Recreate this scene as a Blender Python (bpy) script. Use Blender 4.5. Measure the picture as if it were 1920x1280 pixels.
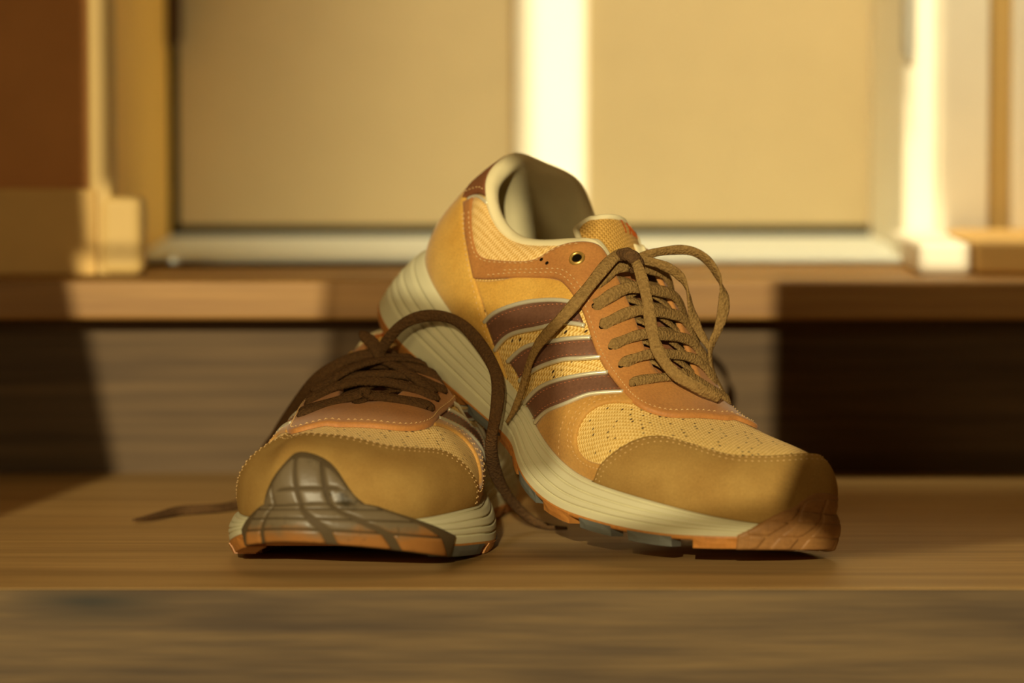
import bpy, bmesh, math, random
import numpy as np
from mathutils import Vector
from mathutils.geometry import delaunay_2d_cdt
random.seed(7); rng = np.random.default_rng(7)
scene = bpy.context.scene
for o in list(bpy.data.objects): bpy.data.objects.remove(o)
C = bpy.context.collection

# ================= camera, world, sun, lamps, exposure =================
cam_d = bpy.data.cameras.new('camera'); cam = bpy.data.objects.new('camera', cam_d); C.objects.link(cam)
cam_d.sensor_width = 36.0; cam_d.lens = 36.0*7000/1920; cam_d.clip_start = .05; cam_d.clip_end = 60
cam.location = (0, 0, .218); cam.rotation_euler = (math.pi/2 - math.atan(540/7000), 0, 0)
cam_d.dof.use_dof = True; cam_d.dof.focus_distance = 1.635; cam_d.dof.aperture_fstop = 5.0; cam_d.dof.aperture_blades = 0
scene.camera = cam
scene.view_settings.view_transform = 'Standard'; scene.view_settings.look = 'None'
scene.view_settings.gamma = 1.0; scene.view_settings.use_curve_mapping = False; scene.view_settings.exposure = 0.0

world = bpy.data.worlds.new('world'); scene.world = world; world.use_nodes = True
bg = world.node_tree.nodes['Background']; bg.inputs[0].default_value = (1.0, .66, .28, 1); bg.inputs[1].default_value = .07

SUN_A, SUN_E = math.radians(4), math.radians(14)       # travels to the right and away, low evening sun
sun_dir = np.array([math.sin(SUN_A)*math.cos(SUN_E), math.cos(SUN_A)*math.cos(SUN_E), -math.sin(SUN_E)])
sd = bpy.data.lights.new('sun', 'SUN'); sd.energy = 3.6; sd.angle = math.radians(.22); sd.color = (1.0, .87, .55)
sun = bpy.data.objects.new('sun', sd); C.objects.link(sun); sun.location = (-.6, -3, 2)
sun.rotation_euler = Vector(sun_dir).to_track_quat('-Z', 'Y').to_euler()

def area(name, loc, target, sx, sy, power, col):
    d = bpy.data.lights.new(name, 'AREA'); d.shape = 'RECTANGLE'; d.size = sx; d.size_y = sy; d.energy = power; d.color = col
    o = bpy.data.objects.new(name, d); C.objects.link(o); o.location = loc
    o.rotation_euler = (Vector(target) - Vector(loc)).to_track_quat('-Z', 'Y').to_euler(); return o
# added soft fills without a visible source: over the steps, from front left
area('overhead_fill', (-.15, 1.45, 2.2), (0, 1.62, 0), .5, .5, 2.6, (1.0, .64, .29))
area('left_fill', (-1.05, -.50, .68), (0, 1.65, .05), .5, .8, 8.0, (1.0, .80, .42))
# added spot without a fixture, brightens the door and landing
pd = bpy.data.lights.new('door_spot', 'SPOT'); pd.energy = 47; pd.color = (1.0, .86, .56); pd.spot_size = math.radians(58); pd.spot_blend = .9; pd.shadow_soft_size = .06
po = bpy.data.objects.new('door_spot', pd); C.objects.link(po); po.location = (.17, 1.80, 1.05)
po.rotation_euler = (Vector((.24, 2.27, .20)) - Vector(po.location)).to_track_quat('-Z', 'Y').to_euler()

# ================= materials (procedural) =================
def lin(h):
    h = h.lstrip('#'); v = [int(h[i:i+2], 16)/255 for i in (0, 2, 4)]
    return tuple(c/12.92 if c <= .04045 else ((c+.055)/1.055)**2.4 for c in v) + (1,)
class NT_:
    def __init__(s, name):
        s.m = bpy.data.materials.new(name); s.m.use_nodes = True; s.t = s.m.node_tree; s.b = s.t.nodes['Principled BSDF']
    def n(s, typ, **kw):
        nd = s.t.nodes.new(typ)
        for k, v in kw.items():
            if k in nd.inputs.keys(): nd.inputs[k].default_value = v
            else: setattr(nd, k, v)
        return nd
    def l(s, a, b): s.t.links.new(a, b)
    def coord(s, kind='Object', scale=(1, 1, 1)):
        c = s.n('ShaderNodeTexCoord'); mp = s.n('ShaderNodeMapping'); mp.inputs['Scale'].default_value = scale
        s.l(c.outputs[kind], mp.inputs[0]); return mp.outputs[0]
    def noise(s, vec, scale, detail=4, rough=.55):
        nd = s.n('ShaderNodeTexNoise'); nd.inputs['Scale'].default_value = scale; nd.inputs['Detail'].default_value = detail; nd.inputs['Roughness'].default_value = rough
        s.l(vec, nd.inputs['Vector']); return nd.outputs['Fac']
    def ramp(s, fac, stops):
        r = s.n('ShaderNodeValToRGB'); e = r.color_ramp.elements
        while len(e) < len(stops): e.new(.5)
        for k, (p, c) in zip(e, stops): k.position = p; k.color = c
        s.l(fac, r.inputs[0]); return r.outputs[0]
    def mix(s, fac, a, b, mode='MIX'):
        m = s.n('ShaderNodeMix', data_type='RGBA', blend_type=mode)
        for sock, v in ((m.inputs[0], fac), (m.inputs[6], a), (m.inputs[7], b)):
            if hasattr(v, 'links') or hasattr(v, 'is_linked'): s.l(v, sock)
            else: sock.default_value = v
        return m.outputs[2]
    def math(s, op, a, b=0.0, c=0.0):
        m = s.n('ShaderNodeMath', operation=op)
        for sock, v in zip(m.inputs, (a, b, c)):
            if hasattr(v, 'is_linked'): s.l(v, sock)
            else: sock.default_value = v
        return m.outputs[0]
    def bump(s, h, strength, dist):
        b = s.n('ShaderNodeBump'); b.inputs['Strength'].default_value = strength; b.inputs['Distance'].default_value = dist
        s.l(h, b.inputs['Height']); s.l(b.outputs[0], s.b.inputs['Normal'])
    def done(s, col=None, rough=.6, spec=.3, metal=0, sheen=0):
        if col is not None:
            if hasattr(col, 'is_linked'): s.l(col, s.b.inputs['Base Color'])
            else: s.b.inputs['Base Color'].default_value = col
        s.b.inputs['Roughness'].default_value = rough; s.b.inputs['Specular IOR Level'].default_value = spec; s.b.inputs['Metallic'].default_value = metal
        if sheen: s.b.inputs['Sheen Weight'].default_value = sheen; s.b.inputs['Sheen Roughness'].default_value = .5
        return s.m
def leather(name, c1, c2, rough=.6, fine=900, bump=.25, spec=.3, sheen=0, big=45):
    k = NT_(name); v = k.coord(); a = k.noise(v, big, 5); f = k.noise(v, fine, 3)
    col = k.mix(k.ramp(a, [(.35, (0, 0, 0, 1)), (.7, (1, 1, 1, 1))]), lin(c1), lin(c2))
    col = k.mix(.35, col, k.ramp(f, [(.3, (.55, .55, .55, 1)), (.7, (1.25, 1.25, 1.25, 1))]), 'MULTIPLY')
    k.bump(f, bump, .0004); return k.done(col, rough, spec, 0, sheen)
def plain(name, c, rough=.6, spec=.3, metal=0, fine=700, bump=.15, var=.25):
    k = NT_(name); v = k.coord(); f = k.noise(v, fine, 3); a = k.noise(v, 30, 3)
    col = k.mix(var, lin(c), k.ramp(a, [(.3, (.5, .5, .5, 1)), (.7, (1.2, 1.2, 1.2, 1))]), 'MULTIPLY')
    k.bump(f, bump, .0003); return k.done(col, rough, spec, metal)
def weave(name, c1, c2, period=1.25, holes=True, ang=.5):
    k = NT_(name); uv = k.n('ShaderNodeUVMap'); mp = k.n('ShaderNodeMapping'); mp.inputs['Rotation'].default_value = (0, 0, ang); k.l(uv.outputs[0], mp.inputs[0])
    sx = k.n('ShaderNodeSeparateXYZ'); k.l(mp.outputs[0], sx.inputs[0]); X, Y = sx.outputs[0], sx.outputs[1]
    w = 2*math.pi/period
    a = k.math('SINE', k.math('MULTIPLY', X, w)); b = k.math('SINE', k.math('MULTIPLY', Y, w))
    par = k.math('MULTIPLY', k.math('SINE', k.math('MULTIPLY', X, w/2)), k.math('SINE', k.math('MULTIPLY', Y, w/2)))
    h = k.math('ADD', k.math('MULTIPLY', k.math('ADD', a, b), .25), k.math('MULTIPLY', par, .5))
    nz = k.noise(k.coord(), 500, 3)
    h = k.math('ADD', h, k.math('MULTIPLY', nz, .8))
    col = k.mix(k.ramp(h, [(.0, (0, 0, 0, 1)), (.75, (1, 1, 1, 1))]), lin(c1), lin(c2))
    if holes:
        vo = k.n('ShaderNodeTexVoronoi'); vo.inputs['Scale'].default_value = .27; vo.inputs['Randomness'].default_value = .45; k.l(mp.outputs[0], vo.inputs['Vector'])
        hole = k.ramp(vo.outputs['Distance'], [(.13, (1, 1, 1, 1)), (.19, (0, 0, 0, 1))])
        col = k.mix(hole, col, lin('#3a2408')); h = k.math('SUBTRACT', h, k.math('MULTIPLY', hole, 2.0))
    k.bump(h, .5, .0004); return k.done(col, .75, .2, 0, .05)
def wood(name, c1, c2, c3, sc=(5, 60, 60), streak=.6, rough=.45, spec=.35, knots=False, stain=False):
    k = NT_(name); v = k.coord(scale=sc); n1 = k.noise(v, 1.0, 6, .6)
    v2 = k.coord(scale=(sc[0]*4, sc[1]*6, sc[2]*6)); n2 = k.noise(v2, 1.0, 4, .6)
    v3 = k.coord(scale=(sc[0]*.7, sc[1]*.3, sc[2]*.3)); n3 = k.noise(v3, 1.0, 3, .5)
    col = k.mix(k.ramp(n1, [(.36, (0, 0, 0, 1)), (.66, (1, 1, 1, 1))]), lin(c1), lin(c2))
    col = k.mix(k.math('MULTIPLY', k.ramp(n3, [(.5, (0, 0, 0, 1)), (.68, (1, 1, 1, 1))]), streak), col, lin(c3))
    col = k.mix(.4, col, k.ramp(n2, [(.3, (.6, .6, .6, 1)), (.7, (1.2, 1.2, 1.2, 1))]), 'MULTIPLY')
    if knots:
        vk = k.coord(scale=(9, 1, 26)); vo = k.n('ShaderNodeTexVoronoi'); vo.inputs['Scale'].default_value = 1.0; vo.inputs['Randomness'].default_value = 1.0; k.l(vk, vo.inputs['Vector'])
        col = k.mix(k.ramp(vo.outputs['Distance'], [(.05, (.85, .85, .85, 1)), (.15, (0, 0, 0, 1))]), col, lin('#2a2418'))
    if stain:
        cs = k.n('ShaderNodeTexCoord'); mp = k.n('ShaderNodeMapping'); mp.inputs['Location'].default_value = (.172*26, 0, -.1535*95); mp.inputs['Scale'].default_value = (26, 0, 95); k.l(cs.outputs['Object'], mp.inputs[0])
        gr = k.n('ShaderNodeTexGradient', gradient_type='SPHERICAL'); k.l(mp.outputs[0], gr.inputs[0])
        sm = k.math('MULTIPLY', gr.outputs['Fac'], k.ramp(n1, [(.3, (.3, .3, .3, 1)), (.6, (1.6, 1.6, 1.6, 1))]))
        col = k.mix(k.math('MULTIPLY', sm, .75), col, lin('#2e281c'))
    k.bump(n2, .12, .0006); return k.done(col, rough, spec)
M = dict(
 mesh=weave('woven_upper', '#c09440', '#edcb80'), tongue_weave=weave('woven_tongue', '#a87c30', '#d8a856', 1.15, False, 1.2),
 collar_mesh=weave('woven_collar', '#c79a4c', '#edc884', 1.1, False, .8),
 gold=leather('golden_nubuck', '#cb983e', '#dbac50', .62, 1100, .2, .3, .15),
 tan=leather('tan_suede', '#96733c', '#a68448', .9, 1500, .35, .06, 0),
 orange=leather('orange_brown_leather', '#a86e36', '#b87e3e', .6, 1000, .22, .3, .1),
 band=leather('brown_overlay', '#b38038', '#c39248', .65, 1000, .25, .25, .15),
 stripe=leather('dark_brown_leather', '#684632', '#78533e', .38, 800, .12, .5),
 tab=leather('heel_tab_leather', '#7a4a2c', '#8a5636', .45, 800, .12, .45),
 piping=plain('silver_piping', '#d8cfb0', .3, .5, .35),
 lining=plain('cream_lining', '#e2d3a4', .9, .1, 0, 1400, .3),
 insole=plain('brown_insole', '#6b5a3a', .9, .1),
 midsole=plain('cream_foam', '#c6be98', .6, .3, 0, 1800, .12, .12),
 gum=leather('orange_gum_rubber', '#a4682e', '#b67a38', .5, 500, .2, .4),
 grey=plain('grey_rubber', '#62635a', .6, .35),
 tongue=leather('brown_tongue_leather', '#8a5226', '#9c6434', .6, 1000, .22, .25, .1),
 lace=None, dark=plain('dark_hole', '#120c06', .9, .05), thread=plain('stitch_thread', '#d2ac72', .7, .2), thread_red=plain('red_brown_thread', '#b4704c', .7, .2),
 brass=plain('brass_ring', '#c49a4c', .35, .5, .6),
 red_print=plain('red_print', '#b4541c', .8, .1),
)
def lace_mat(name, c1, c2):
    k = NT_(name); v = k.coord(); f = k.noise(v, 700, 4, .7); g = k.n('ShaderNodeTexVoronoi'); g.inputs['Scale'].default_value = 900; k.l(v, g.inputs['Vector'])
    h = k.math('ADD', f, g.outputs['Distance'])
    col = k.mix(k.ramp(f, [(.3, (0, 0, 0, 1)), (.7, (1, 1, 1, 1))]), lin(c1), lin(c2)); k.bump(h, .9, .0006); return k.done(col, .9, .12)
M['lace'] = lace_mat('lace_cotton', '#745830', '#987846')
M['lace_dark'] = lace_mat('lace_cotton_dark', '#4a3520', '#66492a')  # darker copy of the lace; shade on the left lacing put into its colour
def muddy(name, base1, base2, mud, amount):
    k = NT_(name); v = k.coord(); a = k.noise(v, 60, 6, .65); f = k.noise(v, 700, 3)
    sx = k.n('ShaderNodeSeparateXYZ'); k.l(k.coord(), sx.inputs[0])
    hz = k.math('MULTIPLY', k.math('SUBTRACT', sx.outputs[2], .019), 60.0)      # scuffed grey from the old wear line upwards
    msk = k.ramp(k.math('ADD', k.math('MULTIPLY', hz, amount), a), [(.35, (0, 0, 0, 1)), (.75, (1, 1, 1, 1))])
    col = k.mix(msk, k.mix(a, lin(base1), lin(base2)), lin(mud))
    blot = k.noise(v, 95, 5, .7)
    col = k.mix(k.ramp(blot, [(.56, (0, 0, 0, 1)), (.68, (.8, .8, .8, 1))]), col, lin('#2c2614'))
    k.bump(f, .2, .0004); return k.done(col, .42, .45)
M['bumper_mud'] = muddy('muddy_rubber', '#8c5a2a', '#9c6a34', '#675840', 1.0)
M['bumper_dirt'] = plain('dirt_caked_rubber', '#4e3f28', .7, .2)
M['bumper'] = leather('worn_gum_rubber', '#8a6034', '#9a6e3c', .55, 600, .2, .35)

# ---------- shoe geometry core (numpy, canonical right shoe in mm: x to toe, y to inner side, z up)
SEC = np.array([
 [(10,0,47),(9,0,60),(11,0,75),(15,0,90),(20,0,104)],
 [(15,-22,45),(15,-23,59),(17,-21,74),(20,-17,89),(25,-14,101)],
 [(37,-33,40),(36,-35,52),(36,-34,66),(36,-30,80),(36,-26,93)],
 [(66,-36,36),(64,-39,47),(62,-39,59),(60,-36,72),(58,-30,84)],
 [(95,-37,33),(92,-40,46),(89,-40,60),(84,-35,75),(80,-27,88)],
 [(120,-38,31),(117,-41,46),(113,-40,63),(107,-32,84),(100,-20,102)],
 [(138,-41,30),(135,-43,45),(130,-41,62),(122,-31,87),(112,-14,103)],
 [(155,-45,28),(153,-46,42),(149,-43,58),(141,-31,81),(132,-14,95)],
 [(175,-49,26.5),(174,-50,38),(170,-45,53),(162,-30,74),(152,-14,86)],
 [(200,-52,25),(199,-53,35),(194,-46,50),(184,-29,67),(172,-14,77.5)],
 [(226,-52,24),(225,-54,34),(219,-47,48),(205,-30,62),(188,-12,72)],
 [(256,-46,21),(256,-48,32),(248,-41,45),(226,-26,57),(197,-7,70)],
 [(284,-31,18),(285,-32,31),(276,-25,44),(245,-15,55),(199,-3,69.5)],
 [(300,-3,17),(301,3,32),(291,5,47.5),(255,5,55.5),(200,1,69.5)],
 [(295,18,18),(296,20,31),(287,18,46),(254,13,56),(199,5,69.5)],
 [(280,32,19),(279,33,31),(272,29,44),(244,22,56),(197,9,70)],
 [(256,43,21),(255,44,32),(246,41,46),(222,27,59),(190,13,72)],
 [(226,48,24),(224,49,34),(215,44,49),(196,29,65),(172,15,77.5)],
 [(200,45,26),(197,47,38),(189,43,53),(172,30,72),(152,15,86)],
 [(170,38,29),(166,41,43),(159,39,60),(147,30,80),(132,15,95)],
 [(140,34,32),(136,38,46),(130,37,63),(122,30,86),(112,15,103)],
 [(115,34,33),(112,38,48),(109,38,64),(104,32,85),(100,20,102)],
 [(90,35,35),(88,38,48),(86,38,61),(79,36,74),(74,32,86)],
 [(64,36,37),(63,38,48),(62,39,60),(55,37,76),(50,35,91)],
 [(37,32,40),(36,34,52),(36,34,66),(36,33,85),(35,30,101)],
 [(15,20,45),(14,21,59),(16,20,74),(19,17,89),(25,15,103)]], float)
MB = np.array([(-3,0,7),(2,-22,7),(28,-38,7),(60,-41,8),(92,-40,9.5),(118,-40,11),(138,-42,12),(153,-48,10.5),(172,-54,8.5),
 (197,-57,7.5),(223,-55,7.5),(256,-48,7),(286,-32,10),(302.5,0,13),(296.5,19,13),(285,34,11),(259,46,8),(228,52,7.5),(200,49,8),
 (170,41,10),(142,36,12),(117,36,12),(92,37,10),(62,39,8.5),(28,36,7),(2,20,7)], float)
NS = len(SEC)
def per_spline(P):
    """second derivatives of a periodic C2 cubic spline through P (n,...)"""
    n=len(P); A=np.zeros((n,n))
    for i in range(n): A[i,i]=4; A[i,(i-1)%n]+=1; A[i,(i+1)%n]+=1
    R=6*(np.roll(P,-1,0)-2*P+np.roll(P,1,0))
    return np.linalg.solve(A,R.reshape(n,-1)).reshape(P.shape)
def nat_spline(P):
    n=len(P); A=np.eye(n); R=np.zeros((n,)+P.shape[1:])
    for i in range(1,n-1):
        A[i,i-1]=1;A[i,i]=4;A[i,i+1]=1;R[i]=6*(P[i+1]-2*P[i]+P[i-1])
    return np.linalg.solve(A,R.reshape(n,-1)).reshape(R.shape)
def ev(P,M,u,per):
    n=len(P); u=np.asarray(u,float)
    if per: i=np.floor(u).astype(int); f=u-i; a=i%n; b=(i+1)%n
    else: i=np.clip(np.floor(u).astype(int),0,n-2); f=u-i; a=i; b=i+1
    f=f.reshape(f.shape+(1,)*(P.ndim-1)); g=1-f
    return g*P[a]+f*P[b]+((g**3-g)*M[a]+(f**3-f)*M[b])/6
NT,NV = NS*24, 97
_tt=np.arange(NT)*NS/NT
_sec=ev(SEC.transpose(1,0,2),nat_spline(SEC.transpose(1,0,2)),np.linspace(0,4,NV),False).transpose(1,0,2)  # NS,NV,3
GRID=ev(_sec,per_spline(_sec),_tt,True)           # NT,NV,3
_dt=np.roll(GRID,-1,0)-np.roll(GRID,1,0); _ds=np.gradient(GRID,axis=1)
NRM=np.cross(_ds,_dt); NRM/=np.linalg.norm(NRM,axis=-1,keepdims=True)+1e-9
_c=GRID[3*24,40]; 
if NRM[3*24,40,1]>0: NRM=-NRM
ARC=np.concatenate([np.zeros((NT,1)),np.cumsum(np.linalg.norm(np.diff(GRID,axis=1),axis=-1),1)],1)
_MBm=per_spline(MB)
def mid_bottom(t): return ev(MB,_MBm,t,True)
def _bil(G,t,s):
    t=np.asarray(t,float)%NS; s=np.clip(np.asarray(s,float),0,1)
    a=t*NT/NS; i=np.floor(a).astype(int); f=(a-i)[...,None]; b=s*(NV-1); j=np.clip(np.floor(b).astype(int),0,NV-2); g=(b-j)[...,None]
    i0=i%NT;i1=(i+1)%NT
    return (1-f)*((1-g)*G[i0,j]+g*G[i0,j+1])+f*((1-g)*G[i1,j]+g*G[i1,j+1])
def side_dir(t):
    e=.05; d=mid_bottom(np.asarray(t)+e)-mid_bottom(np.asarray(t)-e); n=np.stack([d[...,1],-d[...,0],0*d[...,0]],-1)
    n=-n/np.linalg.norm(n,axis=-1,keepdims=True); return n
if side_dir(np.array([3.]))[0,1]>0:
    _sd=side_dir
    def side_dir(t): return -_sd(t)
OUT_H=5.5
def surf(t,w):
    """point and normal; w>=0 upper (0 feather .. 1 opening), -1..0 midsole wall, -2..-1 outsole wall"""
    t=np.asarray(t,float);w=np.asarray(w,float)
    p=_bil(GRID,t,w); n=_bil(NRM,t,w)
    B=_bil(GRID,t,0*w); M=mid_bottom(t); sd=side_dir(t)
    k=np.clip(-w,0,1)[...,None]
    d=M-B
    pm=B+d*k+sd*(2.2*np.sin(np.pi*np.minimum(k,1))+1.0*np.minimum(1,k*6))
    k2=np.clip(-w-1,0,1)[...,None]
    pm=pm-np.array([0,0,OUT_H])*k2 - sd*(1.5*k2)
    nm=sd*1.0+np.array([0,0,.25])*(1-2*k2); nm/=np.linalg.norm(nm,axis=-1,keepdims=True)
    neg=(w<0)[...,None]
    q=np.clip(-w*6,0,1)[...,None]; nn=n*(1-q)+nm*q; nn/=np.linalg.norm(nn,axis=-1,keepdims=True)
    return np.where(neg,pm,p),np.where(neg,nn,n)
PIVOT=240.
def bend(C,A,x1=235.,x0=130.):
    xs=np.linspace(-30,330,721);dx=xs[1]-xs[0]
    tt=np.clip((x1-xs)/(x1-x0),0,1);phi=A*tt*tt*(3-2*tt)
    i0=np.argmin(abs(xs-x1)); cx=np.cumsum(np.cos(phi))*dx;cz=-np.cumsum(np.sin(phi))*dx
    cx-=cx[i0]-xs[i0];cz-=cz[i0]
    X=np.interp(C[...,0],xs,cx);Z=np.interp(C[...,0],xs,cz);ph=np.interp(C[...,0],xs,phi)
    return np.stack([X+C[...,2]*np.sin(ph),C[...,1],Z+C[...,2]*np.cos(ph)],-1)
def rotm(yaw,pit,rol):
    cy,sy=np.cos(yaw),np.sin(yaw);cp,sp=np.cos(pit),np.sin(pit);cr,sr=np.cos(rol),np.sin(rol)
    return np.array([[cy,-sy,0],[sy,cy,0],[0,0,1]])@np.array([[cp,0,sp],[0,1,0],[-sp,0,cp]])@np.array([[1,0,0],[0,cr,-sr],[0,sr,cr]])
class Pose:
    def __init__(s,yaw,pit,rol,t,A,sc,mir,squash=0.): s.R=rotm(*np.radians([yaw,pit,rol]));s.t=np.array(t,float);s.A=np.radians(A);s.sc=sc;s.mir=mir;s.sq=squash;s.press=None
    def __call__(s,C):
        C=np.array(C,float)
        if s.sq:
            k=np.clip((205-C[...,0])/85,0,1);k=k*k*(3-2*k); z=C[...,2]; C[...,2]=np.where(z>45,z-(z-45)*s.sq*k,z)
        if s.mir: C[...,1]=-C[...,1]
        B=bend(C*s.sc,s.A)-np.array([PIVOT,0,0])
        W=B@s.R.T+s.t
        if s.press is not None: W=s.press(W)
        z=W[...,2]; W[...,2]=np.where(z<.6,.6-.5*np.clip(.6-z,0,.5)-.05*np.clip(.1-z,0,5),z)
        return W
RIGHT=Pose(-46.85,2.31,-6.93,(93.95,1598.5,3.8),26.87,.9388,False)
LEFT=Pose(-100.41,-7.09,1.0,(-73.5,1585.1,2.3),8.5,.9595,True,.24)

# the left shoe's collar is pressed down by the heel of the right shoe that lies on it
_t=np.arange(0,26,.1); _e=RIGHT(surf(_t,np.full_like(_t,-2.0))[0]); _ctr=(_e+_e[(-np.arange(len(_t)))%len(_t)])/2
_S=np.vstack([_e,_ctr]); _S=_S[_S[:,2]>12]
_ax=np.array([np.cos(np.radians(-46.85)),np.sin(np.radians(-46.85))]); _o=_S[:,:2].mean(0)
def _feat(xy):
    a=(xy-_o)@_ax/100; l=(xy-_o)@np.array([-_ax[1],_ax[0]])/100
    return np.stack([np.ones_like(a),a,a*a,a**3,a**4,l,l*a,l*l],-1)
_cf=np.linalg.lstsq(_feat(_S[:,:2]),_S[:,2],rcond=None)[0]
_low=np.min(_S[:,2]-_feat(_S[:,:2])@_cf)
def press(W):
    sh=W.shape; V=W.reshape(-1,3).copy()
    a=(V[:,:2]-_o)@_ax; l=(V[:,:2]-_o)@np.array([-_ax[1],_ax[0]])
    ea=(_e[:,:2]-_o)@_ax; el=(_e[:,:2]-_o)@np.array([-_ax[1],_ax[0]])
    k=np.argsort(ea[:130]); lo=np.interp(a,ea[:130][k],el[:130][k]); k2=np.argsort(ea[130:]); hi=np.interp(a,ea[130:][k2],el[130:][k2])
    a_,b_=np.minimum(lo,hi)-5,np.maximum(lo,hi)+5
    d=np.minimum(np.minimum(l-a_,b_-l),a-ea.min()+5); m=np.clip(d/6+.6,0,1)
    lim=_feat(V[:,:2])@_cf-2.2
    z=V[:,2]; over=np.clip(z-lim,0,None); V[:,2]=np.where((m>0)&(over>0)&(a<60),z-m*(over*.93+.0),z)
    return V.reshape(sh)
LEFT.press=press

# ================= mesh helpers =================
def link(name, verts, faces, mat, parent=None, uv=None, smooth=True):
    """verts: world millimetres"""
    me = bpy.data.meshes.new(name)
    v = np.asarray(verts, float)/1000.0
    if parent is not None: v = v - np.array(parent['origin_m'])
    me.from_pydata(v.tolist(), [], [tuple(int(i) for i in f) for f in faces])
    if uv is not None:
        l = me.uv_layers.new(name='UVMap'); idx = np.zeros(len(me.loops), int); me.loops.foreach_get('vertex_index', idx)
        l.data.foreach_set('uv', np.asarray(uv, np.float32)[idx].ravel())
    if smooth: me.polygons.foreach_set('use_smooth', [True]*len(me.polygons))
    me.materials.append(mat); me.update()
    o = bpy.data.objects.new(name, me); C.objects.link(o)
    if parent is not None:
        root = parent
        o.parent = parent
        if 'part_of' in parent: pass
    return o
def root_at(name, loc_m, label, cat, kind=None, group=None):
    o = bpy.data.objects.new(name, None); C.objects.link(o); o.location = loc_m; o['label'] = label; o['category'] = cat
    o['origin_m'] = [float(x) for x in loc_m]; o.empty_display_size = .02
    if kind: o['kind'] = kind
    if group: o['group'] = group
    return o
def sub(o, parent):
    """a part that will parent sub-parts keeps the thing's origin"""
    o['origin_m'] = list(parent['origin_m']); return o
def box(name, lo, hi, mat, parent=None, bev=.0015, seg=2):
    bm = bmesh.new(); bmesh.ops.create_cube(bm, size=1)
    lo = np.array(lo, float); hi = np.array(hi, float); c = (lo+hi)/2
    off = np.array(parent['origin_m']) if parent is not None else np.zeros(3)
    for v in bm.verts: v.co = Vector(np.array(v.co)*(hi-lo) + c - off)
    if bev: bmesh.ops.bevel(bm, geom=bm.edges[:], offset=bev, segments=seg, affect='EDGES', profile=.5)
    me = bpy.data.meshes.new(name); bm.to_mesh(me); bm.free(); me.materials.append(mat)
    o = bpy.data.objects.new(name, me); C.objects.link(o)
    if parent is not None: o.parent = parent
    return o
def cr(P, n=10, closed=False):
    P = np.asarray(P, float)
    if len(P) < 3: return np.array([P[0]+(P[-1]-P[0])*u for u in np.linspace(0, 1, n*2)])
    if closed:
        return ev(P, per_spline(P), np.linspace(0, len(P), len(P)*n, endpoint=False), True)
    return ev(P, nat_spline(P), np.linspace(0, len(P)-1, (len(P)-1)*n+1), False)
def resample(P, step, closed=False):
    P = np.asarray(P, float)
    if closed: P = np.vstack([P, P[:1]])
    d = np.concatenate([[0], np.cumsum(np.linalg.norm(np.diff(P, axis=0), axis=1))])
    n = max(3, int(round(d[-1]/step))); u = np.linspace(0, d[-1], n+1)
    R = np.stack([np.interp(u, d, P[:, i]) for i in range(P.shape[1])], 1)
    return R[:-1] if closed else R
TS = 22.0
def to2(p):
    p = np.asarray(p, float); w = p[:, 1]
    return np.stack([p[:, 0]*TS, np.where(w > 0, w*75, w*12)], 1)
def from2(q):
    q = np.asarray(q, float); return q[:, 0]/TS, np.where(q[:, 1] > 0, q[:, 1]/75, q[:, 1]/12)
def inside(pts, poly):
    x, y = pts[:, 0][:, None], pts[:, 1][:, None]; a = poly; b = np.roll(poly, -1, 0)
    c = (a[:, 1] > y) != (b[:, 1] > y)
    with np.errstate(divide='ignore', invalid='ignore'):
        xi = (b[:, 0]-a[:, 0])*(y-a[:, 1])/(b[:, 1]-a[:, 1])+a[:, 0]
    return ((c & (x < xi)).sum(1) % 2) == 1
def dist_poly(pts, poly):
    a = poly; b = np.roll(poly, -1, 0); d = b-a; L = (d**2).sum(1)+1e-12
    out = np.full(len(pts), 1e9)
    for i in range(0, len(pts), 800):
        p = pts[i:i+800, None, :]; u = np.clip(((p-a)*d).sum(-1)/L, 0, 1)
        out[i:i+800] = np.sqrt((((a+d*u[..., None])-p)**2).sum(-1).min(1))
    return out
def uvmap(P):
    return np.stack([P[:, 0], np.arctan2(P[:, 1], np.maximum(P[:, 2]-12, 4))*44], 1)

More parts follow.
